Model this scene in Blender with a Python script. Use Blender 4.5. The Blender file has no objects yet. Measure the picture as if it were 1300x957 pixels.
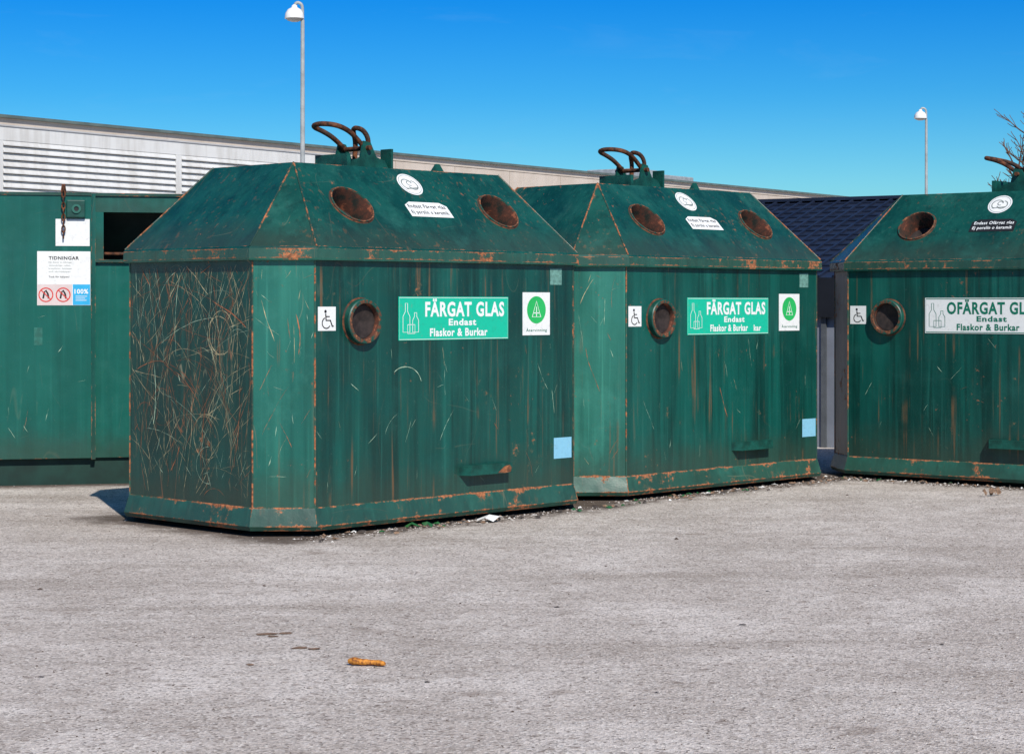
import bpy, math, random
from mathutils import Vector, Matrix
import bmesh
random.seed(7)
scene=bpy.context.scene
COL=scene.collection
R=math.radians

# ---------------------------------------------------------------- node helpers
class NT:
    def __init__(s,name):
        s.m=bpy.data.materials.new(name); s.m.use_nodes=True
        s.t=s.m.node_tree; s.b=s.t.nodes['Principled BSDF']
    def n(s,typ,**k):
        x=s.t.nodes.new(typ)
        for a,b in k.items(): setattr(x,a,b)
        return x
    def set(s,sock,v):
        if isinstance(v,bpy.types.NodeSocket): s.t.links.new(v,sock)
        elif v is not None:
            if isinstance(v,(tuple,list)) and len(v)==3 and sock.type=='RGBA': v=(*v,1)
            sock.default_value=v
    def ma(s,op,a,b=None,c=None,clamp=False):
        x=s.n('ShaderNodeMath',operation=op); x.use_clamp=clamp
        s.set(x.inputs[0],a); s.set(x.inputs[1],b)
        if c is not None: s.set(x.inputs[2],c)
        return x.outputs[0]
    def mr(s,v,a,b,c=0.,d=1.,smooth=True):
        x=s.n('ShaderNodeMapRange',interpolation_type='SMOOTHSTEP' if smooth else 'LINEAR')
        s.set(x.inputs[0],v)
        for i,q in zip((1,2,3,4),(a,b,c,d)): s.set(x.inputs[i],q)
        return x.outputs[0]
    def mix(s,f,a,b,mode='MIX'):
        x=s.n('ShaderNodeMix',data_type='RGBA',blend_type=mode)
        s.set(x.inputs[0],f); s.set(x.inputs[6],a); s.set(x.inputs[7],b)
        return x.outputs[2]
    def map(s,v,loc=(0,0,0),rot=(0,0,0),sc=(1,1,1)):
        x=s.n('ShaderNodeMapping'); s.set(x.inputs[0],v)
        x.inputs[1].default_value=loc; x.inputs[2].default_value=rot; x.inputs[3].default_value=sc
        return x.outputs[0]
    def noise(s,v,scale,detail=3,rough=.5,dist=0):
        x=s.n('ShaderNodeTexNoise'); s.set(x.inputs['Vector'],v)
        x.inputs['Scale'].default_value=scale; x.inputs['Detail'].default_value=detail
        x.inputs['Roughness'].default_value=rough; x.inputs['Distortion'].default_value=dist
        return x.outputs[0]
    def vor(s,v,scale,feature='F1'):
        x=s.n('ShaderNodeTexVoronoi',feature=feature); s.set(x.inputs['Vector'],v)
        x.inputs['Scale'].default_value=scale
        return x
    def bump(s,h,strength,dist,normal=None):
        x=s.n('ShaderNodeBump'); s.set(x.inputs['Height'],h)
        x.inputs['Strength'].default_value=strength; x.inputs['Distance'].default_value=dist
        if normal: s.set(x.inputs['Normal'],normal)
        return x.outputs[0]
    def out(s,col=None,rough=None,normal=None,spec=None,metal=None):
        if col is not None: s.set(s.b.inputs['Base Color'],col)
        if rough is not None: s.set(s.b.inputs['Roughness'],rough)
        if normal is not None: s.set(s.b.inputs['Normal'],normal)
        if spec is not None: s.set(s.b.inputs['Specular IOR Level'],spec)
        if metal is not None: s.set(s.b.inputs['Metallic'],metal)
        return s.m
    def obj(s): return s.n('ShaderNodeTexCoord').outputs['Object']
    def uv(s,name): return s.n('ShaderNodeUVMap',uv_map=name).outputs[0]

def simple(name,col,rough=.6,var=.15,scale=8,spec=.4,bump=0.):
    t=NT(name); o=t.obj()
    n=t.noise(o,scale,6,.6)
    f=t.mr(n,.3,.7,0,1)
    c=t.mix(f,tuple(x*(1-var) for x in col),tuple(min(1,x*(1+var)) for x in col))
    nm=t.bump(n,.4,bump) if bump else None
    return t.out(c,rough,nm,spec)

def vinyl(name,col,grime=.35):
    """outdoor sticker: slightly dirty with drip marks"""
    t=NT(name); o=t.obj()
    n=t.noise(o,22,6,.7); st=t.noise(t.map(o,(0,0,0),(0,0,0),(30,30,3)),1,4,.6)
    c=t.mix(t.ma('MULTIPLY',t.mr(st,.48,.75),grime),col,tuple(x*.55+.01 for x in col))
    c=t.mix(t.ma('MULTIPLY',t.mr(n,.56,.7),grime),c,(.16,.14,.10))
    return t.out(c,.45,None,.4)

def paint(name,seed,dark,light,scratch=.3,rust=.0,streak=.5,fade=.4,drip=.5,run=.0,patch=.65):
    """weathered green container enamel; rust gathers on panel edges"""
    t=NT(name); o=t.obj()
    off=(seed*3.71,seed*1.93,seed*2.17)
    os=t.map(o,off)
    m=t.uv('m'); e1=t.n('ShaderNodeSeparateXYZ'); e2=t.n('ShaderNodeSeparateXYZ')
    t.set(e1.inputs[0],t.uv('e1')); t.set(e2.inputs[0],t.uv('e2'))
    d=t.ma('MINIMUM',t.ma('MINIMUM',e1.outputs[0],e1.outputs[1]),t.ma('MINIMUM',e2.outputs[0],e2.outputs[1]))
    ms=t.map(m,off)
    big=t.noise(t.map(os,(0,0,0),(0,0,0),(1.6,1.6,.7)),1.3,3,.5)
    st=t.noise(t.map(os,(0,0,0),(0,0,0),(5,5,.35)),1.,4,.55)
    st2=t.noise(t.map(os,(5,3,0),(0,0,0),(34,34,.8)),1.,3,.6)
    c=t.mix(t.mr(big,.3,.7),dark,tuple((a+b)*.5 for a,b in zip(dark,light)))
    c=t.mix(t.ma('MULTIPLY',t.mr(st,.40,.68),streak),c,light)
    c=t.mix(t.ma('MULTIPLY',t.mr(st2,.54,.76),streak*.42),c,tuple(x*1.6+.02 for x in light))
    dr=t.noise(t.map(os,(9,1,0),(0,0,0),(16,16,.5)),1.,4,.6)
    c=t.mix(t.ma('MULTIPLY',t.mr(dr,.50,.68),drip),c,tuple(x*.45 for x in dark))
    fa=t.noise(os,3.1,7,.7)
    c=t.mix(t.ma('MULTIPLY',t.mr(fa,.50,.76),fade),c,tuple(x*1.35+.022 for x in light))
    sp=t.noise(os,70,3,.6)
    c=t.mix(t.ma('MULTIPLY',t.mr(sp,.66,.76),.28),c,(.16,.22,.17))
    fine=t.noise(os,150,2,.6)
    c=t.mix(t.ma('MULTIPLY',fine,.12),c,tuple(x*.5 for x in dark))
    gb=t.mr(t.ma('ADD',e1.outputs[0],t.ma('MULTIPLY',t.ma('SUBTRACT',fa,.5),.5)),0,.30,.5,0)
    c=t.mix(gb,c,(.035,.05,.034))
    if run:
        rs=t.noise(t.map(os,(3,8,0),(0,0,0),(30,30,.9)),1.,3,.55)
        rg=t.noise(os,1.9,3,.6)
        c=t.mix(t.ma('MULTIPLY',t.ma('MULTIPLY',t.mr(rs,.58,.70),t.mr(rg,.46,.60)),run),c,(.15,.08,.036))
        # chipped spots across the open panel
        cs=t.noise(os,26,5,.65); cg=t.noise(t.map(os,(4,4,4)),2.4,3,.6)
        c=t.mix(t.ma('MULTIPLY',t.ma('MULTIPLY',t.mr(cs,.66,.68),t.mr(cg,.52,.62)),.8),c,(.24,.10,.05))
    mask=None
    for i,(rz,sx,sy,sc,w,th) in enumerate(((.3,1,.35,2.2,.0030,.54),(-.5,.3,1,2.6,.0028,.56),(1.1,1,.3,4.,.0036,.58),(.05,1,.12,5.,.005,.56))):
        nn=t.noise(t.map(ms,(i*5.3,i*2.7,0),(0,0,rz),(sx,sy,1)),sc,1.2,.4)
        l=t.mr(t.ma('ABSOLUTE',t.ma('SUBTRACT',nn,.5)),0,w,1,0)
        g=t.noise(t.map(ms,(i*2.3,7+i*2.7,0)),2.5,3,.6)
        l=t.ma('MULTIPLY',l,t.mr(g,th,th+.05))
        mask=l if mask is None else t.ma('MAXIMUM',mask,l)
    scol=t.mix(t.mr(t.noise(os,2.3,2,.5),.45,.55),(.36,.33,.2),(.34,.13,.06))
    c=t.mix(t.ma('MULTIPLY',mask,scratch),c,scol)
    rn=t.noise(os,17,8,.72)
    rn2=t.noise(os,3.3,3,.6)
    ed=t.mr(d,0,.035,1,0,smooth=False)
    ed2=t.mr(d,0,.008,1,0,smooth=False)
    r=t.ma('ADD',rn,t.ma('MULTIPLY',ed,.06))
    r=t.ma('ADD',r,t.ma('MULTIPLY',ed2,.17))
    r=t.ma('ADD',r,t.ma('MULTIPLY',t.ma('SUBTRACT',rn2,.5),patch))
    r=t.ma('ADD',r,rust)
    halo=t.mr(r,.64,.74)
    core=t.mr(r,.725,.75)
    c=t.mix(t.ma('MULTIPLY',halo,.45),c,(.10,.10,.055))
    rc=t.mix(t.mr(t.noise(os,45,5,.7),.35,.65),(.13,.042,.018),(.50,.17,.065))
    c=t.mix(t.ma('MULTIPLY',core,.85),c,rc)
    rough=t.mix(core,t.mix(fa,(.24,.24,.24),(.46,.46,.46)),(.9,.9,.9))
    h=t.ma('ADD',t.ma('MULTIPLY',t.noise(os,2.0,3,.5),1.0),t.ma('MULTIPLY',core,-.03))
    nm=t.bump(h,.5,.04)
    nm=t.bump(t.ma('ADD',sp,t.ma('MULTIPLY',core,1.5)),.25,.002,nm)
    return t.out(c,rough,nm,.45)

DK=(.0012,.032,.026); LT=(.004,.096,.074)
def bin_mats(seed,k=1.):
    f=lambda c,q:tuple(x*q for x in c)
    w=1. if seed==1 else .3
    rb=0 if seed==1 else -.005
    return [paint(f'enamel_front_{seed}',seed,f(DK,k),f(LT,k),.08*w,-.03+rb,.85,.18,.6,.75),
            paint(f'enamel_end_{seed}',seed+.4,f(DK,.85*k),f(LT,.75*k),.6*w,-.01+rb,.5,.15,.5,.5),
            paint(f'enamel_chamfer_sunlit_{seed}',seed+.7,(.007,.095,.072),(.030,.205,.15),.2*w,-.02+rb,.75,.25,.35,.5),  # chamfer paint lighter than the front: its brighter sunlight put into the colour
            paint(f'enamel_roof_{seed}',seed+1.1,f(DK,1.2*k),(.009,.095,.07),.12*w,-.015+rb,.5,.45,.4,.5),
            paint(f'enamel_trim_{seed}',seed+1.6,(.005,.072,.054),(.018,.14,.10),.15,.068+rb,.5,.4,.4,.3,.95)]

def rustmat(name='rusty_steel',a=(.022,.012,.009),b=(.17,.062,.028)):
    t=NT(name); o=t.obj()
    n=t.noise(o,25,7,.7); n2=t.noise(o,6,3,.6)
    c=t.mix(t.mr(n,.35,.65),a,b)
    c=t.mix(t.mr(n2,.50,.65),c,(.045,.033,.027))
    return t.out(c,.85,t.bump(n,.6,.004),.25)
RUST=rustmat()
def rimmat():
    t=NT('chipped_rim_paint'); o=t.obj()
    n=t.noise(o,22,7,.7)
    c=t.mix(t.mr(n,.46,.50),(.006,.06,.045),(.11,.045,.024))
    c=t.mix(t.mr(n,.56,.62),c,(.30,.12,.055))
    return t.out(c,.7,t.bump(n,.5,.003),.3)
RIM=rimmat()
def funnelmat():
    t=NT('rusted_funnel'); o=t.obj()
    n=t.noise(o,11,7,.7)
    c=t.mix(t.mr(n,.36,.56),(.015,.02,.016),(.085,.032,.02))
    c=t.mix(t.mr(n,.56,.64),c,(.28,.09,.045))
    return t.out(c,.8,t.bump(n,.5,.004),.3)
FUN=funnelmat()
RUBBER=simple('rubber_flap',(.022,.015,.013),.7,.5,20)
DARK=simple('dark_steel',(.012,.014,.013),.7,.3,10)
WHITE=vinyl('white_vinyl',(.74,.75,.73),.22)
PRINTW=simple('white_print',(.74,.76,.74),.45,.05,14)
BLACK=simple('black_print',(.015,.015,.016),.5,.1,20)
SGREEN=vinyl('sign_green',(.006,.46,.29),.3)
SGREEN2=simple('emblem_green',(.02,.42,.10),.4,.08,6)
DGREEN=simple('dark_green_print',(.004,.15,.09),.45,.1,6)
SKYB=vinyl('pale_blue_sticker',(.22,.50,.66),.3)
BLUE=simple('blue_print',(.03,.38,.66),.45,.05,20)
RED=simple('red_print',(.62,.04,.03),.45,.05,20)
PALE=simple('faded_label',(.12,.26,.22),.6,.3,30)
GREY=simple('grey_print',(.22,.25,.23),.5,.2,30)
TAN=simple('scratch_tan',(.44,.38,.22),.8,.45,9)
ORNG=simple('scratch_rust',(.38,.13,.055),.85,.4,9)
PALES=simple('scratch_pale',(.36,.50,.36),.8,.4,9)

# ---------------------------------------------------------------- object helpers
def empty(name,loc,ang=0):
    e=bpy.data.objects.new(name,None); e.empty_display_size=.3
    e.location=loc; e.rotation_euler=(0,0,ang); COL.objects.link(e); return e
def link(ob,parent=None,M=None):
    COL.objects.link(ob)
    if parent: ob.parent=parent
    if M is not None: ob.matrix_basis=M
    return ob
def frame(o,x,y):
    x=Vector(x).normalized(); y=Vector(y).normalized(); z=x.cross(y)
    M=Matrix.Identity(4)
    for i in range(3): M[i][0]=x[i];M[i][1]=y[i];M[i][2]=z[i];M[i][3]=o[i]
    return M
def meshob(name,verts,faces,mats,parent=None,M=None,mi=None,smooth=False):
    me=bpy.data.meshes.new(name); me.from_pydata([tuple(v) for v in verts],[],faces)
    for m in (mats if isinstance(mats,list) else [mats]): me.materials.append(m)
    if mi:
        for p,i in zip(me.polygons,mi): p.material_index=i
    if smooth:
        for p in me.polygons: p.use_smooth=True
    me.update()
    return link(bpy.data.objects.new(name,me),parent,M)
def boxes(name,bl,mats,parent=None,M=None,bevel=0,mi=None):
    V=[];F=[];I=[]
    for k,(x0,x1,y0,y1,z0,z1) in enumerate(bl):
        b=len(V)
        V+=[(x,y,z) for z in (z0,z1) for x,y in ((x0,y0),(x1,y0),(x1,y1),(x0,y1))]
        F+=[tuple(b+i for i in f) for f in ((3,2,1,0),(4,5,6,7),(0,1,5,4),(1,2,6,5),(2,3,7,6),(3,0,4,7))]
        I+=[mi[k] if mi else 0]*6
    ob=meshob(name,V,F,mats,parent,M,I)
    if bevel:
        md=ob.modifiers.new('b','BEVEL'); md.width=bevel; md.segments=2
    return ob
def prism(name,pts,axis_vec,mat,parent=None,M=None):
    n=len(pts); a=Vector(axis_vec)
    V=[Vector(p) for p in pts]+[Vector(p)+a for p in pts]
    F=[tuple(range(n))[::-1],tuple(range(n,2*n))]+[(i,(i+1)%n,n+(i+1)%n,n+i) for i in range(n)]
    ob=meshob(name,V,F,mat,parent,M)
    bm=bmesh.new(); bm.from_mesh(ob.data); bmesh.ops.recalc_face_normals(bm,faces=bm.faces); bm.to_mesh(ob.data); bm.free()
    return ob
def lathe(name,prof,mat,parent=None,M=None,seg=40,mi=None,smooth=True):
    V=[];F=[];I=[]
    for r,z in prof:
        for k in range(seg):
            a=2*math.pi*k/seg; V.append((r*math.cos(a),r*math.sin(a),z))
    for j in range(len(prof)-1):
        for k in range(seg):
            k2=(k+1)%seg
            F.append((j*seg+k,j*seg+k2,(j+1)*seg+k2,(j+1)*seg+k)); I.append(mi[j] if mi else 0)
    ob=meshob(name,V,F,mat,parent,M,I)
    for p in ob.data.polygons: p.use_smooth=smooth
    md=ob.modifiers.new('es','EDGE_SPLIT'); md.split_angle=R(35)
    return ob
def tube(name,pts,rad,mat,parent=None,M=None,cyc=False,smooth=True,radii=None):
    cu=bpy.data.curves.new(name,'CURVE'); cu.dimensions='3D'; cu.bevel_depth=rad; cu.bevel_resolution=3
    sp=cu.splines.new('NURBS' if smooth else 'POLY'); sp.points.add(len(pts)-1)
    for i,p in enumerate(pts):
        sp.points[i].co=(*p,1); sp.points[i].radius=radii[i] if radii else 1
    if smooth: sp.order_u=3; sp.use_endpoint_u=True; sp.resolution_u=6
    sp.use_cyclic_u=cyc; cu.use_fill_caps=True; cu.materials.append(mat)
    return link(bpy.data.objects.new(name,cu),parent,M)

def ribbon(pts,w,closed=False):
    out=[]; n=len(pts); P=[Vector(p) for p in pts]
    rng=range(n if closed else n-1)
    L=[];Rr=[]
    for i in range(n):
        a=P[i-1] if (i>0 or closed) else P[i]; b=P[(i+1)%n] if (i<n-1 or closed) else P[i]
        d=(b-a); d=d.normalized() if d.length>1e-9 else Vector((1,0)); nn=Vector((-d.y,d.x))
        ww=w[i] if isinstance(w,list) else w
        L.append(P[i]+nn*ww/2); Rr.append(P[i]-nn*ww/2)
    for i in rng:
        j=(i+1)%n; out.append([Rr[i],Rr[j],L[j],L[i]])
    return out
def arc(cx,cy,r,a0,a1,n=32): return [(cx+r*math.cos(R(a0+(a1-a0)*i/n)),cy+r*math.sin(R(a0+(a1-a0)*i/n))) for i in range(n+1)]
def disc(cx,cy,r,n=40): return [arc(cx,cy,r,0,360,n)[:-1]]
def ring(cx,cy,r,w,n=40): return ribbon(arc(cx,cy,r,0,360,n)[:-1],w,True)
def rect(x0,y0,x1,y1): return [[(x0,y0),(x1,y0),(x1,y1),(x0,y1)]]
def flat(name,polys,mat,parent,M,z):
    V=[];F=[]
    for p in polys:
        b=len(V); V+=[(q[0],q[1],z) for q in p]; F.append(tuple(range(b,b+len(p))))
    return meshob(name,V,F,mat,parent,M)
def text(name,body,x0,y0,w,h,mat,parent,M,z,bold=.0):
    cu=bpy.data.curves.new(name,'FONT'); cu.body=body; cu.size=1; cu.offset=bold; cu.space_character=1.12
    cu.materials.append(mat); cu.resolution_u=3
    ob=link(bpy.data.objects.new(name,cu),parent)
    bpy.context.view_layer.update()
    bb=ob.bound_box; xs=[b[0] for b in bb]; ys=[b[1] for b in bb]
    ww=max(xs)-min(xs); hh=max(ys)-min(ys)
    sx=w/ww; sy=h/hh
    ob.matrix_basis=M@Matrix.Translation((x0-min(xs)*sx,y0-min(ys)*sy,z))@Matrix.Diagonal((sx,sy,1,1))
    return ob

# ---------------------------------------------------------------- panel builder
class Panels:
    def __init__(s): s.bm=bmesh.new(); s.m=s.bm.loops.layers.uv.new('m'); s.e1=s.bm.loops.layers.uv.new('e1'); s.e2=s.bm.loops.layers.uv.new('e2'); s.k=0
    def add(s,pts,mi,holes=(),free=()):
        P=[Vector(p) for p in pts]; O=P[0]; X=(P[1]-P[0]).normalized()
        N=(P[1]-P[0]).cross(P[-1]-P[0]).normalized(); Y=N.cross(X)
        q=[((p-O).dot(X),(p-O).dot(Y)) for p in P]
        E=[]
        for i in range(min(4,len(q))):
            a=Vector(q[i]); b=Vector(q[(i+1)%len(q)]); d=(b-a).normalized(); E.append((a,Vector((-d.y,d.x))))
        s.k+=1; off=(s.k*3.1,s.k*1.7)
        def dist(i,v):
            if i>=len(E) or i in free: return 1.
            return (Vector(v)-E[i][0]).dot(E[i][1])
        def face(poly):
            vs=[s.bm.verts.new(O+X*v[0]+Y*v[1]) for v in poly]
            f=s.bm.faces.new(vs); f.material_index=mi
            for l,v in zip(f.loops,poly):
                l[s.m].uv=(v[0]+off[0],v[1]+off[1]); l[s.e1].uv=(dist(0,v),dist(1,v)); l[s.e2].uv=(dist(2,v),dist(3,v))
        if not holes: face(q); return
        hs=sorted(holes); cuts=[-1e3]+[(hs[i][0]+hs[i+1][0])/2 for i in range(len(hs)-1)]+[1e3]
        def clip(poly,c,sgn):
            o=[]
            for i in range(len(poly)):
                a=poly[i];b=poly[(i+1)%len(poly)]; da=(a[0]-c)*sgn; db=(b[0]-c)*sgn
                if da>=0:o.append(a)
                if da*db<0:
                    t=da/(da-db); o.append((a[0]+(b[0]-a[0])*t,a[1]+(b[1]-a[1])*t))
            return o
        for (hx,hy,r),c0,c1 in zip(hs,cuts[:-1],cuts[1:]):
            p=clip(clip(q,c0,1),c1,-1)
            ang=[2*math.pi*i/40 for i in range(40)]+[math.atan2(v[1]-hy,v[0]-hx)%(2*math.pi) for v in p]
            ang=sorted(ang); A=[ang[0]]
            for a in ang[1:]:
                if a-A[-1]>1e-4: A.append(a)
            def ray(a):
                d=(math.cos(a),math.sin(a)); best=1e9
                for i in range(len(p)):
                    u=p[i];v=p[(i+1)%len(p)]; ex,ey=v[0]-u[0],v[1]-u[1]
                    den=d[0]*ey-d[1]*ex
                    if abs(den)<1e-9: continue
                    tt=((u[0]-hx)*ey-(u[1]-hy)*ex)/den; ss=((u[0]-hx)*d[1]-(u[1]-hy)*d[0])/den
                    if tt>0 and -1e-6<=ss<=1+1e-6: best=min(best,tt)
                return (hx+d[0]*best,hy+d[1]*best)
            for i in range(len(A)):
                a=A[i]; b=A[(i+1)%len(A)]
                ia=(hx+r*math.cos(a),hy+r*math.sin(a)); ib=(hx+r*math.cos(b),hy+r*math.sin(b))
                face([ia,ray(a),ray(b),ib])
    def done(s,name,mats,parent=None,M=None):
        me=bpy.data.meshes.new(name); s.bm.to_mesh(me); s.bm.free()
        for m in mats: me.materials.append(m)
        return link(bpy.data.objects.new(name,me),parent,M)
def box_panels(P,x0,x1,y0,y1,z0,z1,mi):
    v=lambda x,y,z:(x,y,z)
    P.add([v(x0,y0,z0),v(x1,y0,z0),v(x1,y0,z1),v(x0,y0,z1)],mi)
    P.add([v(x1,y0,z0),v(x1,y1,z0),v(x1,y1,z1),v(x1,y0,z1)],mi)
    P.add([v(x1,y1,z0),v(x0,y1,z0),v(x0,y1,z1),v(x1,y1,z1)],mi)
    P.add([v(x0,y1,z0),v(x0,y0,z0),v(x0,y0,z1),v(x0,y1,z1)],mi)
    P.add([v(x0,y0,z1),v(x1,y0,z1),v(x1,y1,z1),v(x0,y1,z1)],mi)
    P.add([v(x0,y1,z0),v(x1,y1,z0),v(x1,y0,z0),v(x0,y0,z0)],mi)

L,D,C=2.8,1.78,.276
def octo(i,z):
    c=C-i*.586
    x0,x1,y0,y1=i,L-i,i,D-i
    return [(x0+c,y0,z),(x1-c,y0,z),(x1,y0+c,z),(x1,y1-c,z),(x1-c,y1,z),(x0+c,y1,z),(x0,y1-c,z),(x0,y0+c,z)]

def scratches(rng,n,w,h0,h1,M,parent,z=.0012,mats=(TAN,ORNG,PALES),lmax=.8,name='scratches'):
    for k,mt in enumerate(mats):
        polys=[]
        for _ in range(n[k]):
            x=rng.uniform(.02,w-.02); y=rng.uniform(h0,h1); a=rng.gauss(math.pi/2,.5)
            if rng.random()<.2: a=rng.uniform(0,math.pi)
            kk=rng.gauss(0,1.1); ln=rng.uniform(.05,lmax)*rng.random(); ln=max(ln,.05)
            if rng.random()<.06: kk=rng.choice((-1,1))*rng.uniform(4,11)
            wd=rng.uniform(.0008,.0026)
            if rng.random()<.14: wd*=2.3
            st=.02; pts=[(x,y)]
            for i in range(int(ln/st)+1):
                a+=kk*st+rng.gauss(0,.04); x+=math.cos(a)*st; y+=math.sin(a)*st
                if not(.008<x<w-.008 and h0<y<h1): break
                pts.append((x,y))
            if len(pts)<3: continue
            ws=[wd*rng.uniform(.1,1.3) for _ in pts]; ws[0]=ws[-1]=.0003
            polys+=ribbon(pts,ws)
        if polys: flat(f'{name}_{k}',polys,mt,parent,M,z+.0004*k)

def bottles(x,y,s,mat,parent,M,z):
    P=[]
    def outline(pts,w=.0042): return ribbon([(x+a*s,y+b*s) for a,b in pts],w,True)
    P+=outline([(0,0),(.3,0),(.3,.5),(.2,.66),(.2,.92),(.1,.92),(.1,.66),(0,.5)])
    P+=outline([(.42,0),(.68,0),(.68,.38),(.6,.5),(.6,.62),(.5,.62),(.5,.5),(.42,.38)])
    P+=outline([(.2,-.04),(.52,-.04),(.52,.24),(.2,.24)])
    flat('bottle_pictogram',P,mat,parent,M,z)

def wheelchair(x,y,s,parent,M,z):
    t=lambda pts:[(x+a*s,y+b*s) for a,b in pts]
    P=disc(x+.42*s,y+.86*s,.075*s,16)
    P+=ribbon(t([(.43,.76),(.46,.44),(.72,.44),(.84,.16),(.92,.18)]),.075*s)
    P+=ribbon(t([(.45,.62),(.68,.62)]),.055*s)
    P+=ribbon([(x+a*s,y+b*s) for a,b in arc(.47,.32,.25,110,330,20)],.055*s)
    flat('wheelchair_symbol',P,BLACK,parent,M,z)

def glass_bin(loc,ang,seed,kind,wear):
    rng=random.Random(seed*11+3)
    E=empty('glass_recycling_container',loc,ang)
    MT=bin_mats(seed)
    if seed==3: MT.append(paint('enamel_sunbleached',7.7,(.075,.065,.058),(.17,.15,.14),.3,.06,.6,.4))
    P=Panels()
    i0=.035; zb,zf,ze,zr,zt=.036,.165,1.60,1.68,2.20
    levels=[(0.012,zb),(0.0,zb+.025),(0.030,zf)]
    for (ia,za),(ib,zb2) in zip(levels[:-1],levels[1:]):
        a=octo(ia,za); b=octo(ib,zb2)
        for k in range(8):
            j=(k+1)%8; P.add([a[k],a[j],b[j],b[k]],4)
    P.add(octo(.012,zb)[::-1],4)
    a=octo(.030,zf); b=octo(i0,zf+.004)
    for k in range(8): P.add([a[k],a[(k+1)%8],b[(k+1)%8],b[k]],4)
    a=octo(i0,zf+.004); b=octo(i0,ze+.01)
    FH=(.642,1.243,.105)
    for k in range(8):
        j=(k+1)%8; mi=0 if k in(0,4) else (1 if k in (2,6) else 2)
        if seed==3 and k==7: mi=5
        hl=[(FH[0]-a[0][0],FH[1]-zf-.004,FH[2])] if k==0 else ()
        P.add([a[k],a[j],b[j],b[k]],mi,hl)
    rings=[(i0-.003,ze),(0.0,ze),(-.004,ze+.012),(-.002,zr-.012),(.006,zr)]
    for (ia,za),(ib,zb2) in zip(rings[:-1],rings[1:]):
        a=octo(ia,za); b=octo(ib,zb2)
        for k in range(8):
            j=(k+1)%8; P.add([a[k],a[j],b[j],b[k]],4 if za<zr-.02 else 3,free=(1,3) if zb2-za>.03 else (0,1,2,3))
    o=octo(.006,zr)
    T=[(.52,.50,zt),(L-.52,.50,zt),(L-.52,D-.50,zt),(.52,D-.50,zt)]
    sl=math.hypot(.494,zt-zr)
    mid=sl*.50
    hx=lambda x:x-o[0][0]
    P.add([o[0],o[1],T[1],T[0]],3,[(hx(.767),mid,.145),(hx(2.03),mid,.145)])
    P.add([o[1],o[2],T[1]],3)
    P.add([o[2],o[3],T[2],T[1]],3)
    P.add([o[3],o[4],T[2]],3)
    P.add([o[4],o[5],T[3],T[2]],3)
    P.add([o[5],o[6],T[3]],3)
    P.add([o[6],o[7],T[0],T[3]],3)
    P.add([o[7],o[0],T[0]],3)
    P.add(T,3)
    P.done('shell',MT,E)
    for k in range(8):
        tp=T[{0:0,1:1,2:1,3:2,4:2,5:3,6:3,7:0}[k]]
        tube(f'hip_seam_{k}',[Vector(o[k]),Vector(tp)],.0055,MT[3],E,smooth=False)
        pa,pb=octo(i0,zf)[k],octo(i0,ze)[k]
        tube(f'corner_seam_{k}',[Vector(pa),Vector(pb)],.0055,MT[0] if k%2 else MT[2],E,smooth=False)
    boxes('skids',[(.35,2.45,.2,.34,.0,.036),(.35,2.45,D-.34,D-.2,.0,.036)],DARK,E)
    MF=frame((0,i0,0),(1,0,0),(0,0,1))
    MTRIM=simple(f'enamel_parts_{seed}',(.004,.062,.046),.45,.4,12,bump=.003)
    lathe('inlet_ring',[(.105,-.12),(.105,.045),(.109,.051),(.128,.051),(.134,.045),(.134,0.0)],[MTRIM,RIM,FUN],E,MF@Matrix.Translation((FH[0],FH[1],0)),48,[2,1,1,0,0])
    lathe('inlet_flap',[(.104,.012),(.05,.002),(.0005,-.006)],RUBBER,E,MF@Matrix.Translation((FH[0],FH[1],0)),10,smooth=False)
    lathe('inlet_weld',[(.134,.008),(.140,.003),(.143,-.001)],RUST,E,MF@Matrix.Translation((FH[0],FH[1],0)),40)
    ry=Vector((0,T[0][1]-o[0][1],zt-zr)).normalized()
    MR=frame((0,o[0][1],zr),(1,0,0),ry)
    for nm,x in (('roof_inlet_a',.767),('roof_inlet_b',2.03)):
        M=MR@Matrix.Translation((x,mid,0))
        lathe(nm,[(.149,0.0),(.150,.010),(.147,.014),(.141,.014),(.138,.006),(.120,-.10),(.117,-.20)],[MTRIM,RIM,FUN],E,M,48,[0,1,1,1,2,2])
        lathe(nm+'_flap',[(.118,-.13),(.05,-.145),(.0005,-.155)],RUBBER,E,M,10,smooth=False)
        lathe(nm+'_weld',[(.149,.005),(.155,.002),(.158,-.001)],RUST,E,M,40)
    x0,x1,z0,z1=.947,1.896,1.125,1.39
    bg,fg=(SGREEN,PRINTW) if kind=='f' else (WHITE,DGREEN)
    boxes('sign_plate',[(x0,x1,z0,z1,.0005,.004)],bg,E,MF,.001)
    q=.006 if kind=='f' else .008
    flat('sign_border',ribbon([(x0+q,z0+q),(x1-q,z0+q),(x1-q,z1-q),(x0+q,z1-q)],.003 if kind=='f' else .006,True),fg,E,MF,.0048)
    bottles(x0+.035,z0+.05,.19,fg,E,MF,.005)
    if kind=='f':
        text('lettering_1','FÄRGAT GLAS',x0+.22,z0+.142,.69,.112,fg,E,MF,.005,.034)
    else:
        text('lettering_1','OFÄRGAT GLAS',x0+.18,z0+.142,.74,.112,fg,E,MF,.005,.034)
    text('lettering_2','Endast',x0+.42,z0+.088,.24,.042,fg,E,MF,.005,.034)
    text('lettering_3','Flaskor & Burkar',x0+.26,z0+.022,.50 if seed!=2 else .44,.050,fg,E,MF,.005,.034)
    if seed==2: text('lettering_4','kar',x0+.77,z0+.022,.09,.046,fg,E,MF,.005,.034)
    ex0,ex1,ez0,ez1=2.03,2.285,1.145,1.42
    boxes('emblem_plate',[(ex0,ex1,ez0,ez1,.0005,.003)],WHITE,E,MF)
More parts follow.
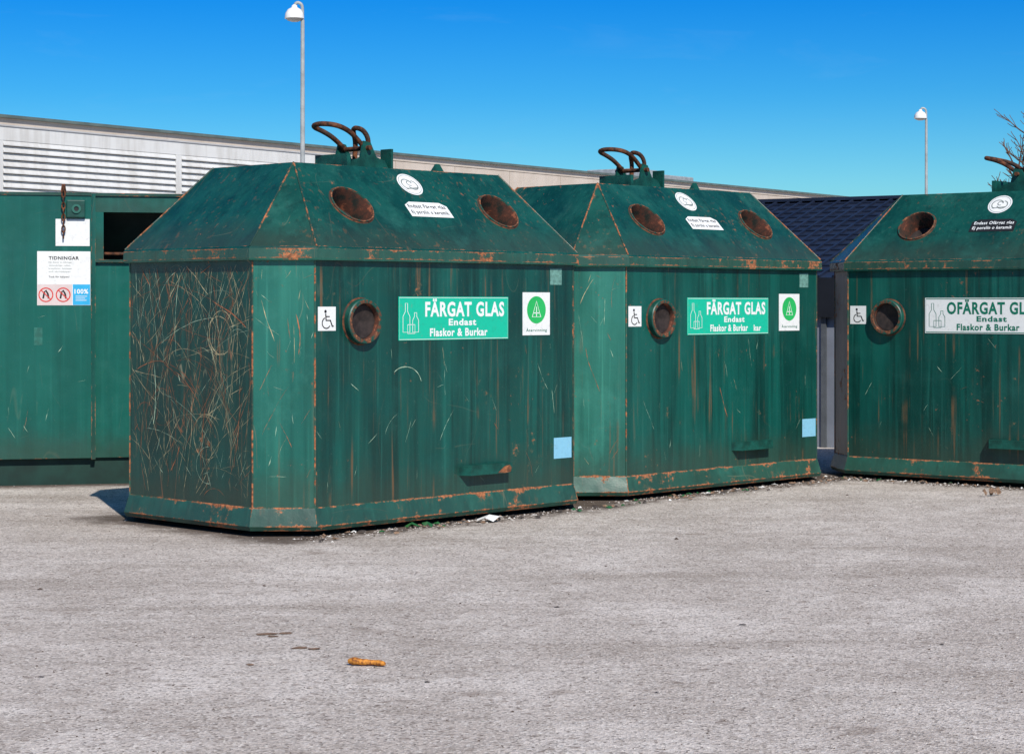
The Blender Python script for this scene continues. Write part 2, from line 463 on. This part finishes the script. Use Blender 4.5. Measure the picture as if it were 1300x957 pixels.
    cx,cy=(ex0+ex1)/2,(ez0+ez1)/2+.025
    flat('emblem_disc',disc(cx,cy,.088),SGREEN2,E,MF,.0036)
    flat('emblem_mark',ribbon([(cx-.04,cy-.045),(cx,cy+.055),(cx+.04,cy-.045)],.007,True)+ribbon([(cx,cy-.045),(cx,cy+.02)],.007)+ribbon([(cx-.025,cy-.02),(cx+.025,cy-.02)],.006),PRINTW,E,MF,.0042)
    text('emblem_lettering','Återvinning',ex0+.03,ez0+.018,.195,.028,DGREEN,E,MF,.0042,.01)
    boxes('access_plate',[(.312,.448,1.19,1.33,.0005,.0025)],WHITE,E,MF)
    wheelchair(.316,1.195,.125,E,MF,.0032)
    boxes('blue_sticker',[(2.325,2.495,.34,.475,.0005,.0015)],SKYB,E,MF)
    boxes('faded_tag',[(2.29,2.40,1.47,1.575,.0005,.0015)],PALE,E,MF)
    if kind=='f': b2,f2=WHITE,BLACK
    else: b2,f2=BLACK,PRINTW
    sy=mid-.075
    rp=[(1.22,sy),(1.58,sy),(1.58,sy+.10),(1.53,sy+.13),(1.27,sy+.13),(1.22,sy+.10)]
    flat('roof_label',[rp],b2,E,MR,.002)
    text('roof_lettering_1','Endast Färgat glas' if kind=='f' else 'Endast Ofärgat glas',1.24,sy+.066,.32,.042,f2,E,MR,.0026,.02)
    text('roof_lettering_2','Ej porslin o keramik',1.24,sy+.014,.32,.042,f2,E,MR,.0026,.02)
    cx,cy=1.385,sl*.80
    flat('roof_roundel',disc(cx,cy,.095),WHITE,E,MR,.002)
    flat('roof_roundel_mark',ring(cx,cy,.083,.004)+ribbon(arc(cx-.02,cy,.045,20,250),.009)+ribbon(arc(cx+.02,cy-.005,.04,-160,80),.009)+ribbon(arc(cx,cy+.01,.02,0,300),.008)+ribbon([(cx-.05,cy-.04),(cx+.05,cy-.03)],.01),GREY,E,MR,.0026)
    hx0,hx1,hz=1.46,1.90,.345
    prof=[(hx0,0.001),(hx0+.035,.07),(hx1-.035,.07),(hx1,0.001)]
    prism('handle_top',[(a,hz-.008,b) for a,b in prof],(0,.008,0),MTRIM,E,MF)
    pin=[(a+(.008 if a<1.6 else -.008),max(0.001,b-.008)) for a,b in prof]
    for k in range(3):
        (a,b),(c,d)=prof[k],prof[k+1]; (a2,b2_),(c2,d2)=pin[k],pin[k+1]
        prism(f'handle_lip_{k}',[(a,hz-.062,b),(c,hz-.062,d),(c2,hz-.062,d2),(a2,hz-.062,b2_)],(0,.0535,0),MTRIM,E,MF)
    wp=[(hx0+.27,hz-.058),(hx0+.34,hz-.06),(hx1-.05,hz-.057),(hx1-.04,hz-.03),(hx1-.06,hz-.012),(hx0+.33,hz-.02),(hx0+.31,hz-.035)]
    if seed==1: flat('handle_wear',[wp],rustmat('worn_rust',(.14,.05,.022),(.42,.16,.07)),E,MF,.0708)
    c=Vector((1.36,.89,zt))
    for k,s in enumerate((-1,1)):
        y=c.y+s*.12
        prism(f'lift_bracket_{k}',[(c.x-.16,y,zt),(c.x+.20,y,zt),(c.x+.15,y,zt+.07),(c.x+.08,y,zt+.09),(c.x+.03,y,zt+.18),(c.x-.03,y,zt+.19),(c.x-.06,y,zt+.08),(c.x-.13,y,zt+.06)],(0,.014,0),MTRIM,E)
    boxes('lift_base',[(c.x-.22,c.x+.24,c.y-.16,c.y+.17,zt,zt+.014),(c.x+.1,c.x+.14,c.y-.105,c.y+.12,zt+.02,zt+.07)],MTRIM,E)
    boxes('lift_stop',[(c.x-.20,c.x-.17,c.y-.15,c.y+.16,zt+.014,zt+.10)],MTRIM,E)
    boxes('lift_stop_b',[(c.x+.205,c.x+.225,c.y-.12,c.y-.02,zt+.014,zt+.15)],MTRIM,E)
    tube('lift_pin',[(c.x,c.y-.15,zt+.145),(c.x,c.y+.165,zt+.145)],.016,RUST,E,smooth=False)
    big=[(0,-.095,.145),(-.08,-.10,.21),(-.17,-.115,.255),(-.27,-.11,.28),(-.31,0,.29),(-.27,.11,.28),(-.17,.115,.255),(-.08,.10,.21),(0,.095,.145)]
    tube('lift_loop_large',[c+Vector(p) for p in big],.0165,RUST,E)
    sm=[(.05,-.06,.08),(.07,-.065,.19),(.03,-.055,.265),(.0,0,.285),(.03,.055,.265),(.07,.065,.19),(.05,.06,.08)]
    tube('lift_loop_small',[c+Vector(p) for p in sm],.0165,RUST,E)
    prism('stay_lug',[(2.03,.9,zt),(2.2,.9,zt),(2.13,.9,zt+.085),(2.10,.9,zt+.085)],(0,.015,0),MTRIM,E)
    boxes('lug_foot',[(2.0,2.23,.85,.96,zt,zt+.01)],MTRIM,E)
    c_=C-i0*.586
    ME=frame((i0,D-i0-c_,0),(0,-1,0),(0,0,1)); we=D-2*i0-2*c_
    scratches(rng,[int(170*wear),int(130*wear),int(60*wear)],we,.2,1.58,ME,E,lmax=1.5)
    MC=frame((i0,i0+c_,0),(1,-1,0),(0,0,1)); wc=c_*1.414
    scratches(rng,[int(7*wear),int(12*wear),int(14*wear)],wc,.2,1.55,MC,E,lmax=.4,name='chamfer_scratches')
    MF2=frame((i0+c_,i0,0),(1,0,0),(0,0,1))
    scratches(rng,[int(4*wear),int(3*wear),int(24*wear)],2.2,.2,1.1,MF2,E,lmax=.3,name='front_scratches')
    return E

BINS=[glass_bin((-1.317,11.62,0),math.atan2(.72,.694),1,'f',1.0),
      glass_bin((.605,13.78,0),math.atan2(.72,.694),2,'f',.5),
      glass_bin((2.3525,16.02,0),R(-38),3,'o',.4)]

# ---------------------------------------------------------------- newspaper container (left)
def paper_container():
    E=empty('paper_recycling_container',(-3.77,15.1,0),math.atan2(.22,.97))
    m=[paint('enamel_paper_front',5.2,(.0015,.078,.060),(.004,.122,.092),.06,-.09,.5,.15,.2),
       paint('enamel_paper_trim',6.1,(.0015,.055,.042),(.004,.10,.075),.1,-.03,.4,.2)]
    P=Panels()
    box_panels(P,-2.4,.655,0,1.7,.20,2.15,0)
    box_panels(P,.685,2.5,.03,1.7,.20,1.655,0)
    box_panels(P,.685,2.5,.03,1.7,2.03,2.15,0)
    box_panels(P,.685,.745,.03,1.7,1.675,2.03,0)
    box_panels(P,2.42,2.5,.03,1.7,1.675,2.03,0)
    box_panels(P,.745,2.42,.9,1.7,1.675,2.03,1)
    box_panels(P,.655,.685,-.012,1.69,.19,2.165,1)
    box_panels(P,.685,2.5,.0,.60,1.655,1.675,1)
    box_panels(P,-2.42,.655,-.010,1.71,2.15,2.172,1)
    box_panels(P,.685,2.52,.015,1.71,2.15,2.172,1)
    P.done('shell',m,E)
    boxes('plinth',[(-2.35,2.45,.06,1.64,.0,.20)],simple('plinth_green',(.003,.028,.021),.6,.3,6),E)
    prism('slot_flap',[(.75,.12,2.028),(2.41,.12,2.028),(2.41,.5,1.70),(.75,.5,1.70)],(0,.01,.0),DARK,E)
    tube('slot_bar',[(.75,.06,1.72),(2.41,.06,1.72)],.012,RUST,E,smooth=False)
    MF=frame((0,0,0),(1,0,0),(0,0,1))
    boxes('eye_box',[(.475,.61,1.985,2.115,.0005,.035)],simple('eye_paint',(.004,.06,.045),.5,.3,10),E,MF,.006)
    lathe('eye_ring',[(.018,.036),(.018,.045),(.034,.045),(.034,.035)],simple('eye_ring_paint',(.02,.12,.09),.5,.3,10),E,MF@Matrix.Translation((.545,2.05,0)),24)
    flat('eye_hole',disc(.545,2.05,.018),BLACK,E,MF,.0365)
    for k in range(9):
        z=2.20-k*.043
        pts=[(.012*math.cos(a),.026*math.sin(a)) for a in [i*math.pi/6 for i in range(12)]]
        if k%2: p3=[(.452+p[0],-.03,z+p[1]) for p in pts]
        else: p3=[(.452,-.03+p[0],z+p[1]) for p in pts]
        tube(f'chain_link_{k}',p3,.0055,RUST,E,cyc=True)
    prism('chain_lug',[(.43,-.01,2.17),(.475,-.01,2.17),(.465,-.01,2.235),(.44,-.01,2.235)],(0,.012,0),RUST,E)
    boxes('blank_label',[(.395,.643,1.775,1.975,.0005,.003)],WHITE,E,MF)
    boxes('info_label',[(.262,.648,1.335,1.735,.0005,.003)],WHITE,E,MF)
    text('info_title','TIDNINGAR',.345,1.672,.22,.026,BLACK,E,MF,.0036,.03)
    for k,tx in enumerate(('Här lämnar du tidningar,','veckotidningar, reklam,','broschyrer, kataloger','och skrivpapper')):
        text(f'info_line_{k}',tx,.345,1.645-k*.023,.17-.01*(k%2),.014,GREY,E,MF,.0036,.01)
    text('info_thanks','Tack för hjälpen!',.345,1.535,.15,.018,BLACK,E,MF,.0036,.02)
    flat('pictogram_ground',rect(.264,1.337,.515,1.49),simple('label_rose',(.62,.52,.50),.5,.05),E,MF,.0034)
    for cx in (.325,.45):
        flat('no_symbol_ring',ring(cx,1.413,.05,.008,28),RED,E,MF,.005)
        flat('no_symbol_icon',ribbon([(cx-.02,1.385),(cx-.012,1.43),(cx,1.445),(cx+.014,1.42),(cx+.02,1.385)],.013),BLACK,E,MF,.0042)
        flat('no_symbol_bar',ribbon([(cx-.035,1.448),(cx+.035,1.378)],.007),RED,E,MF,.0054)
    flat('blue_square',rect(.52,1.337,.646,1.49),BLUE,E,MF,.0036)
    text('percent_lettering','100%',.532,1.42,.10,.036,PRINTW,E,MF,.0042,.03)
    flat('percent_lines',rect(.54,1.40,.625,1.404)+rect(.54,1.385,.61,1.389)+rect(.54,1.37,.62,1.374),PRINTW,E,MF,.0042)
    boxes('worn_tag',[(.24,.30,1.04,1.17,.0005,.0015)],simple('worn_patch',(.02,.13,.10),.5,.3,20),E,MF)
    rng=random.Random(4)
    scratches(rng,[0,1,8],.64,.3,1.3,MF,E,lmax=.2,name='paint_scratches')
    return E
PC=paper_container()

# ---------------------------------------------------------------- warehouse behind
def warehouse():
    E=empty('warehouse_building',(-9.88,39.5,0),math.atan2(.8192,.5735))
    t=NT('cream_concrete'); o=t.obj()
    n=t.noise(o,1.2,6,.6); st=t.noise(t.map(o,(0,0,0),(0,0,0),(6,6,.5)),1,4,.6)
    c=t.mix(t.mr(n,.3,.7),(.50,.43,.36),(.58,.51,.44))
    c=t.mix(t.ma('MULTIPLY',t.mr(st,.5,.75),.3),c,(.36,.31,.27))
    agg=t.noise(o,35,4,.7)
    c=t.mix(t.ma('MULTIPLY',t.mr(agg,.5,.7),.4),c,(.33,.27,.23))
    nm=t.bump(t.noise(o,60,3,.6),.4,.01)
    cream=t.out(c,.85,nm,.2)
    t=NT('white_sheet_metal'); o=t.obj()
    st=t.noise(t.map(o,(0,0,0),(0,0,0),(4,4,.6)),1,4,.6)
    white=t.out(t.mix(t.mr(st,.4,.7),(.64,.64,.62),(.52,.51,.48)),.45,None,.4)
    coping=simple('grey_green_coping',(.10,.13,.12),.5,.2,3)
    trim=simple('grey_trim',(.42,.42,.42),.5,.1,3)
    x0,x1=-26,44
    boxes('core',[(x0,x1,.12,24,0,4.90)],cream,E)
    bl=[(x0,x1,0,.12,4.80,4.93)]
    x=9.92
    while x<x1:
        bl.append((x+.012,min(x+2.4,x1)-.012,.0,.12,.3,4.785)); x+=2.4
    boxes('facade_panels',bl,cream,E)
    boxes('plinth',[(x0,x1,.02,.12,0,.29)],simple('plinth_grey',(.2,.2,.2),.8),E)
    boxes('coping',[(x0-.1,x1+.1,-.08,24.1,4.931,4.99)],coping,E)
    boxes('coping_line',[(x0,9.9,-.03,.0,4.77,4.80)],trim,E)
    boxes('fascia_band',[(x0,9.9,-.01,.12,4.50,4.765)],white,E)
    V=[];F=[];posts=[]
    for b in range(-6,2):
        a=.07+b*4.88; e=a+4.70
        if a<x0: continue
        posts.append((e+.01,a+4.88-.01,-.03,.12,.3,4.495))
        z=.35
        while z<4.48:
            k=len(V)
            for xx in (a,e):
                V+=[(xx,.10,z+.125),(xx,.02,z+.125),(xx,-.04,z+.02),(xx,-.04,z),(xx,.1,z+.03)]
            F+=[(k+i,k+5+i,k+5+(i+1)%5,k+(i+1)%5) for i in range(5)]+[(k,k+1,k+2,k+3,k+4),(k+9,k+8,k+7,k+6,k+5)]
            z+=.135
    ob=meshob('louvres',V,F,white,E)
    bm=bmesh.new(); bm.from_mesh(ob.data); bmesh.ops.recalc_face_normals(bm,faces=bm.faces); bm.to_mesh(ob.data); bm.free()
    boxes('posts',posts,white,E)
    boxes('roof_units',[(26.2,30.2,2,5,4.995,5.36),(27.0,28.6,2.3,4,5.36,5.50),(12.6,13.2,1.5,2.1,4.995,5.20),(13.6,14.0,1.6,2.0,4.995,5.15),(11.9,12.2,1.5,1.8,4.995,5.12)],simple('grey_unit',(.30,.32,.33),.5,.2),E,None,.03)
    return E
warehouse()

# ---------------------------------------------------------------- low shed with navy roof
def shed():
    E=empty('shed_building',(2.85,22.8,0),math.atan2(-.53,.85))
    t=NT('navy_roof_sheet'); o=t.obj()
    n=t.noise(o,3,5,.6)
    navy=t.out(t.mix(t.mr(n,.35,.65),(.008,.013,.030),(.014,.022,.046)),.5,t.bump(n,.3,.01),.4)
    wall=simple('shed_shaded_wall',(.17,.19,.23),.7,.15,2)  # pale wall coloured dark grey-blue, shade painted into the base colour
    fas=simple('shadow_fascia',(.008,.009,.012),.5)  # fascia coloured black to carry the roof's shadow under the eave
    x0,x1=-2,8.8; rh,eh,rn=2.47,1.59,3.06
    V=[(x0,-rn,eh),(x1,-rn,eh),(x1,0,rh),(x0,0,rh),(x1,rn,eh),(x0,rn,eh)]
    V+=[(a,b,c-.06) for a,b,c in V]
    meshob('roof_sheet',V,[(0,1,2,3),(3,2,4,5),(7,6,9,8),(8,9,11,10),(0,6,7,1),(5,4,10,11),(0,3,9,6),(3,5,11,9),(1,7,8,2),(2,8,10,4)],navy,E)
    M=frame((0,-rn,eh),(1,0,0),Vector((0,rn,rh-eh)))
    ln=math.hypot(rn,rh-eh)
    bl=[(x0+.02+i*.15,x0+.045+i*.15,.0,ln,.001,.022) for i in range(int((x1-x0)/.15))]
    bl+=[(x0,x1,.2*k,.2*k+.014,.001,.017) for k in range(1,int(ln/.2)+1)]
    boxes('roof_ribs',bl,navy,E,M)
    boxes('ridge_cap',[(x0,x1,-.08,.08,rh,rh+.035)],navy,E)
    boxes('fascia',[(x0,x1,-rn-.03,-rn-.002,1.22,eh)],fas,E)
    boxes('walls',[(x0+.1,x1-.1,-rn+.04,rn-.1,0,1.51)],wall,E)
    prism('gable_a',[(x0+.1,-rn+.1,1.51),(x0+.1,rn-.1,1.51),(x0+.1,0,rh-.09)],(.1,0,0),wall,E)
    prism('gable_b',[(x1-.2,-rn+.1,1.51),(x1-.2,rn-.1,1.51),(x1-.2,0,rh-.09)],(.1,0,0),wall,E)
    boxes('posts',[(x0+.2+k*.75,x0+.25+k*.75,-rn+.015,-rn+.038,0,1.5) for k in range(14)],simple('shed_dark_post',(.08,.09,.10),.6),E)
shed()

# ---------------------------------------------------------------- street lamps
def street_lamp(x,y,h,hs=1.):
    E=empty('street_lamp',(x,y,0))
    pm=simple('galvanised_pole',(.32,.34,.34),.45,.2,3)
    wm=simple('lamp_white',(.74,.74,.72),.35,.06,6)
    lathe('pole',[(.075,0),(.075,1.2),(.055,1.22),(.038,h-.35)],pm,E,None,16)
    tube('arm',[(0,0,h-.36),(0,0,h-.15),(-.01,0,h-.05),(-.07*hs,0,h),(-.14*hs,0,h-.01),(-.16*hs,0,h-.08)],.03,pm,E)
    lathe('head',[(.02,0),(.05,-.02),(.06,-.06),(.13,-.10),(.175,-.17),(.19,-.25),(.19,-.275),(.17,-.275)],wm,E,Matrix.Translation((-.16*hs,0,h-.04)),28)
    lathe('diffuser',[(.169,-.272),(.14,-.31),(.07,-.335),(.001,-.34)],simple('diffuser',(.35,.35,.33),.3,.05),E,Matrix.Translation((-.16*hs,0,h-.04)),28)
street_lamp(-4.09,40,7.22)
street_lamp(12.46,61.6,7.22,1.1)

# ---------------------------------------------------------------- bare tree
def bare_tree(x,y,h,seed):
    rng=random.Random(seed)
    cu=bpy.data.curves.new('bare_tree','CURVE'); cu.dimensions='3D'; cu.bevel_depth=1.; cu.bevel_resolution=1
    def br(p,d,l,r,lev):
        n=6 if lev==0 else 5; pts=[(p.copy(),r)]
        for i in range(n):
            j=.04 if lev==0 else .14
            d=(d+Vector((rng.gauss(0,j),rng.gauss(0,j),abs(rng.gauss(.04,.06))))).normalized(); p=p+d*l/n
            pts.append((p.copy(),r*(1-.6*(i+1)/n)))
            if lev<3 and i>=(2 if lev==0 else 1):
                for _ in range(3 if lev==0 else 2):
                    a=Vector((rng.gauss(0,1),rng.gauss(0,1),rng.gauss(.3,.4))).normalized()
                    br(p.copy(),(d*.8+a*.75).normalized(),l*rng.uniform(.28,.45),r*.45,lev+1)
        sp=cu.splines.new('POLY'); sp.points.add(len(pts)-1)
        for q,(a,b) in zip(sp.points,pts): q.co=(*a,1); q.radius=max(b,.007)
    br(Vector((0,0,0)),Vector((0,0,1)),h*.8,.11,0)
    cu.materials.append(simple('bark',(.12,.07,.045),.9,.3,8))
    ob=bpy.data.objects.new('bare_tree',cu); ob.location=(x,y,0); COL.objects.link(ob)
bare_tree(11.85,45,5.3,5)
bare_tree(17.5,50,6.5,9)

# ---------------------------------------------------------------- ground
def ground():
    t=NT('worn_asphalt'); o=t.obj()
    big=t.noise(o,.35,5,.6); mid=t.noise(o,1.3,7,.7,.5); st=t.noise(t.map(o,(0,0,0),(0,0,.35),(.3,1.6,1)),1,7,.72)
    c=t.mix(t.mr(big,.3,.7),(.46,.40,.35),(.58,.515,.46))
    c=t.mix(t.ma('MULTIPLY',t.mr(mid,.44,.62),.6),c,(.71,.645,.585))
    c=t.mix(t.ma('MULTIPLY',t.mr(st,.48,.66),.65),c,(.35,.295,.25))
    v1=t.vor(o,110); v2=t.vor(o,230); v3=t.vor(o,42)
    seps=[]
    for v in (v1,v2,v3):
        s=t.n('ShaderNodeSeparateColor'); t.set(s.inputs[0],v.outputs['Color']); seps.append(s)
    k=t.ma('ADD',t.ma('ADD',t.ma('MULTIPLY',seps[0].outputs[0],.42),t.ma('MULTIPLY',seps[1].outputs[0],.36)),.64)
    g=t.n('ShaderNodeCombineColor')
    for i in range(3): t.set(g.inputs[i],k)
    c=t.mix(1.,c,g.outputs[0],'MULTIPLY')
    c=t.mix(t.ma('MULTIPLY',t.mr(seps[0].outputs[1],.86,.9),.6),c,(.82,.77,.70))
    c=t.mix(t.ma('MULTIPLY',t.mr(seps[0].outputs[2],.88,.92),.65),c,(.14,.115,.095))
    c=t.mix(t.ma('MULTIPLY',t.mr(seps[2].outputs[0],.955,.975),.5),c,(.20,.15,.12))
    n3=t.noise(o,30,6,.8)
    c=t.mix(t.ma('MULTIPLY',t.mr(n3,.52,.68),.34),c,(.24,.195,.165))
    n4=t.noise(o,7,7,.78)
    c=t.mix(t.ma('MULTIPLY',t.mr(n4,.50,.64),.38),c,(.28,.23,.19))
    sn=t.noise(o,2.2,4,.55,.3)
    c=t.mix(t.ma('MULTIPLY',t.mr(sn,.64,.71),.45),c,(.20,.145,.11))
    sn2=t.noise(t.map(o,(7,3,0)),6.5,2,.5,.2)
    c=t.mix(t.ma('MULTIPLY',t.mr(sn2,.74,.77),.5),c,(.14,.10,.08))
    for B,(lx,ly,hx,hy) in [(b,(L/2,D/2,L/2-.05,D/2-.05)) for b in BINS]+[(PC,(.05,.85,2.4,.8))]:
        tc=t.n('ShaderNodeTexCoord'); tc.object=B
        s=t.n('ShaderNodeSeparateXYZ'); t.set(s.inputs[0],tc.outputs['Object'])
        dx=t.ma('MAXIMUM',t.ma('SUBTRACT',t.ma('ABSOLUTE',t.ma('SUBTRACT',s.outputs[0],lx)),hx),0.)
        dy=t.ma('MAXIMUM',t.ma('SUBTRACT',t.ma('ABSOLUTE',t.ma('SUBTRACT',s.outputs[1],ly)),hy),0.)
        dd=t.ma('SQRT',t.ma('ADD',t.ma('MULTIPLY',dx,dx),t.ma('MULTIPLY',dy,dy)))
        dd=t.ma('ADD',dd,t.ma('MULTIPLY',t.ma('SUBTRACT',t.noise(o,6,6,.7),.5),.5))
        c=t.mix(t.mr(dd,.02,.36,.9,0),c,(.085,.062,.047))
    h=t.ma('ADD',t.ma('MULTIPLY',v1.outputs['Distance'],.8),t.ma('ADD',n3,t.ma('MULTIPLY',v2.outputs['Distance'],.4)))
    nm=t.bump(h,.9,.006)
    nm=t.bump(t.ma('ADD',mid,n4),.35,.035,nm)
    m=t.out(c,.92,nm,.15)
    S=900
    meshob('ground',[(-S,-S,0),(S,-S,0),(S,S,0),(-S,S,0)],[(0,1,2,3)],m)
ground()

bpy.context.view_layer.update()
def gravel():
    rng=random.Random(2); V=[];F=[];I=[]
    def stone(x,y,r):
        b=len(V); a=rng.uniform(0,6.28)
        pts=[(1,0,0),(0,1,0),(-1,0,0),(0,-1,0),(0,0,1),(0,0,-.3)]
        sx,sy,sz=rng.uniform(.7,1.4),rng.uniform(.6,1.1),rng.uniform(.4,.8)
        for p in pts:
            q=[p[0]*sx+rng.uniform(-.25,.25),p[1]*sy+rng.uniform(-.25,.25),p[2]*sz]
            V.append((x+r*(q[0]*math.cos(a)-q[1]*math.sin(a)),y+r*(q[0]*math.sin(a)+q[1]*math.cos(a)),r*(q[2])+r*.15))
        k=rng.choice((0,0,1,2))
        for f in ((0,1,4),(1,2,4),(2,3,4),(3,0,4),(1,0,5),(2,1,5),(3,2,5),(0,3,5)):
            F.append(tuple(b+i for i in f)); I.append(k)
    for _ in range(9000):
        y=4.8+rng.random()**1.2*13; x=rng.uniform(-1,1)*(y*.28+.3)
        stone(x,y,rng.choice((.0025,.003,.004,.005)) )
    for _ in range(90):
        y=5.5+rng.random()*9; stone(rng.uniform(-1,1)*(y*.26),y,rng.choice((.007,.010,.013)))
    for B in BINS:
        for _ in range(420):
            s=rng.uniform(.1,L-.1); q=Vector((s,-abs(rng.gauss(0,.12))+.03,0)); w=B.matrix_basis@q
            stone(w.x,w.y,rng.choice((.004,.006,.009,.011)))
    meshob('gravel',V,F,[simple('grit_grey',(.34,.30,.27),.9,.3,40),simple('grit_pale',(.55,.52,.48),.9,.2,40),simple('grit_dark',(.09,.065,.05),.9,.3,40)],None,None,I)
gravel()

def litter():
    rng=random.Random(12); V=[];F=[];I=[]
    def scrap(x,y,s,k,lift=.01,n=7):
        b=len(V); V.append((x,y,lift*1.2))
        a0=rng.uniform(0,6)
        for i in range(n):
            a=a0+i*2*math.pi/n; r=s*rng.uniform(.5,1.15)
            V.append((x+r*math.cos(a),y+.7*r*math.sin(a),rng.uniform(.002,lift)))
        for i in range(n): F.append((b,b+1+i,b+1+(i+1)%n)); I.append(k)
    for bi,B in enumerate(BINS):
        for _ in range(64):
            s=rng.uniform(.1,L+.1); q=B.matrix_basis@Vector((s,-abs(rng.gauss(0,.10)),0))
            scrap(q.x,q.y,rng.uniform(.008,.03),rng.choice((0,1,1,1,2,2,3)),.016)
    q=BINS[0].matrix_basis@Vector((1.55,-.14,0)); scrap(q.x,q.y,.085,0,.04,9)
    q=BINS[0].matrix_basis@Vector((1.0,-.03,0)); scrap(q.x,q.y,.055,3,.03,9); scrap(q.x+.09,q.y+.03,.035,3,.03,9)
    for x,y,s in ((3.36,14.35,.035),(3.42,14.4,.03),(3.75,13.3,.035),(3.30,14.3,.02)): scrap(x,y,s,1,.05,8)
    for px,py,s in ((-1.00,8.36,.05),(-.93,8.38,.035),(-.97,8.30,.03),(-.83,8.02,.04),(-.77,8.0,.034),(-.98,7.65,.022),(.97,8.6,.018),(1.7,8.1,.014),(-.3,7.3,.014),(1.2,9.6,.014),(.5,7.1,.012),(-1.7,7.4,.014),(.2,9.1,.016)):
        scrap(px,py,s,1 if s>.019 else 2,.004)
    meshob('litter',V,F,[simple('paper_scrap',(.7,.69,.66),.7,.1,30),simple('dead_leaf',(.20,.125,.08),.9,.4,60),simple('dark_scrap',(.05,.04,.035),.9,.3,30),simple('green_glass_shard',(.02,.10,.03),.15,.3,30,spec=.8)],None,None,I)
litter()
def stick():
    t=NT('orange_rotten_wood'); o=t.obj()
    n=t.noise(o,60,5,.7)
    m=t.out(t.mix(t.mr(n,.4,.62),(.60,.24,.035),(.16,.05,.015)),.7,t.bump(n,.6,.004),.3)
    pts=[(-.072,.004,.014),(-.055,.0,.018),(-.03,-.004,.016),(0,0,.014),(.03,.004,.013),(.055,.0,.012),(.07,-.006,.012)]
    ob=tube('wood_stick',pts,.012,m,radii=[.7,1.35,1.0,.95,.8,1.05,.55]); ob.location=(-.54,7.63,0); ob.rotation_euler=(0,0,R(-12))
stick()

# ---------------------------------------------------------------- light
sd=Vector((.31,-.95,0)).normalized(); el=R(42)
sdir=Vector((sd.x*math.cos(el),sd.y*math.cos(el),math.sin(el)))
sun=bpy.data.lights.new('sun','SUN'); sun.energy=5.0; sun.angle=R(.5); sun.color=(1,.94,.855)
so=bpy.data.objects.new('sun',sun); so.rotation_euler=sdir.to_track_quat('Z','Y').to_euler(); so.location=(5,-10,12); COL.objects.link(so)
w=bpy.data.worlds.new('World'); scene.world=w; w.use_nodes=True
nt=w.node_tree; bg=nt.nodes['Background']
N=nt.nodes.new; Lk=nt.links.new
sk=N('ShaderNodeTexSky'); sk.sky_type='NISHITA'; sk.sun_disc=False
sk.sun_elevation=el; sk.sun_rotation=math.atan2(sd.x,sd.y); sk.air_density=1.0; sk.dust_density=.3; sk.ozone_density=3.
hs=N('ShaderNodeHueSaturation'); hs.inputs['Saturation'].default_value=1.35
Lk(sk.outputs[0],hs.inputs['Color'])
tc=N('ShaderNodeTexCoord'); sx=N('ShaderNodeSeparateXYZ'); Lk(tc.outputs['Generated'],sx.inputs[0])
cr=N('ShaderNodeValToRGB'); Lk(sx.outputs[2],cr.inputs[0])
el_=cr.color_ramp.elements
el_[0].position=0.; el_[0].color=(.52,.84,1.0,1)
el_[1].position=.6; el_[1].color=(.8,.86,.93,1)
for p,c in ((.055,(.36,.78,1.0)),(.10,(.15,.63,.99)),(.148,(.035,.52,1.0)),(.25,(.25,.6,.98))):
    e=el_.new(p); e.color=(*c,1)
mu=N('ShaderNodeMix'); mu.data_type='RGBA'; mu.blend_type='MULTIPLY'; mu.inputs[0].default_value=1
Lk(hs.outputs[0],mu.inputs[6]); Lk(cr.outputs[0],mu.inputs[7])
mp=N('ShaderNodeMapping'); Lk(tc.outputs['Generated'],mp.inputs[0]); mp.inputs[3].default_value=(5,5,26); mp.inputs[2].default_value=(0,R(12),0)
no=N('ShaderNodeTexNoise'); Lk(mp.outputs[0],no.inputs['Vector']); no.inputs['Scale'].default_value=1.6; no.inputs['Detail'].default_value=8; no.inputs['Roughness'].default_value=.65; no.inputs['Distortion'].default_value=.6
mr=N('ShaderNodeMapRange'); Lk(no.outputs[0],mr.inputs[0]); mr.inputs[1].default_value=.58; mr.inputs[2].default_value=.9; mr.inputs[3].default_value=0; mr.inputs[4].default_value=.10
mc=N('ShaderNodeMix'); mc.data_type='RGBA'; Lk(mr.outputs[0],mc.inputs[0]); Lk(mu.outputs[2],mc.inputs[6]); mc.inputs[7].default_value=(4.,6.,8.,1)
Lk(mc.outputs[2],bg.inputs[0]); bg.inputs[1].default_value=.11

# ---------------------------------------------------------------- camera
cam=bpy.data.cameras.new('camera'); cam.lens=72; cam.sensor_width=36; cam.shift_y=-.0719; cam.clip_end=3000
co=bpy.data.objects.new('camera',cam); co.location=(0,0,1.35); co.rotation_euler=(R(90),0,0); COL.objects.link(co); scene.camera=co
scene.view_settings.view_transform='Standard'; scene.view_settings.look='None'; scene.view_settings.exposure=0
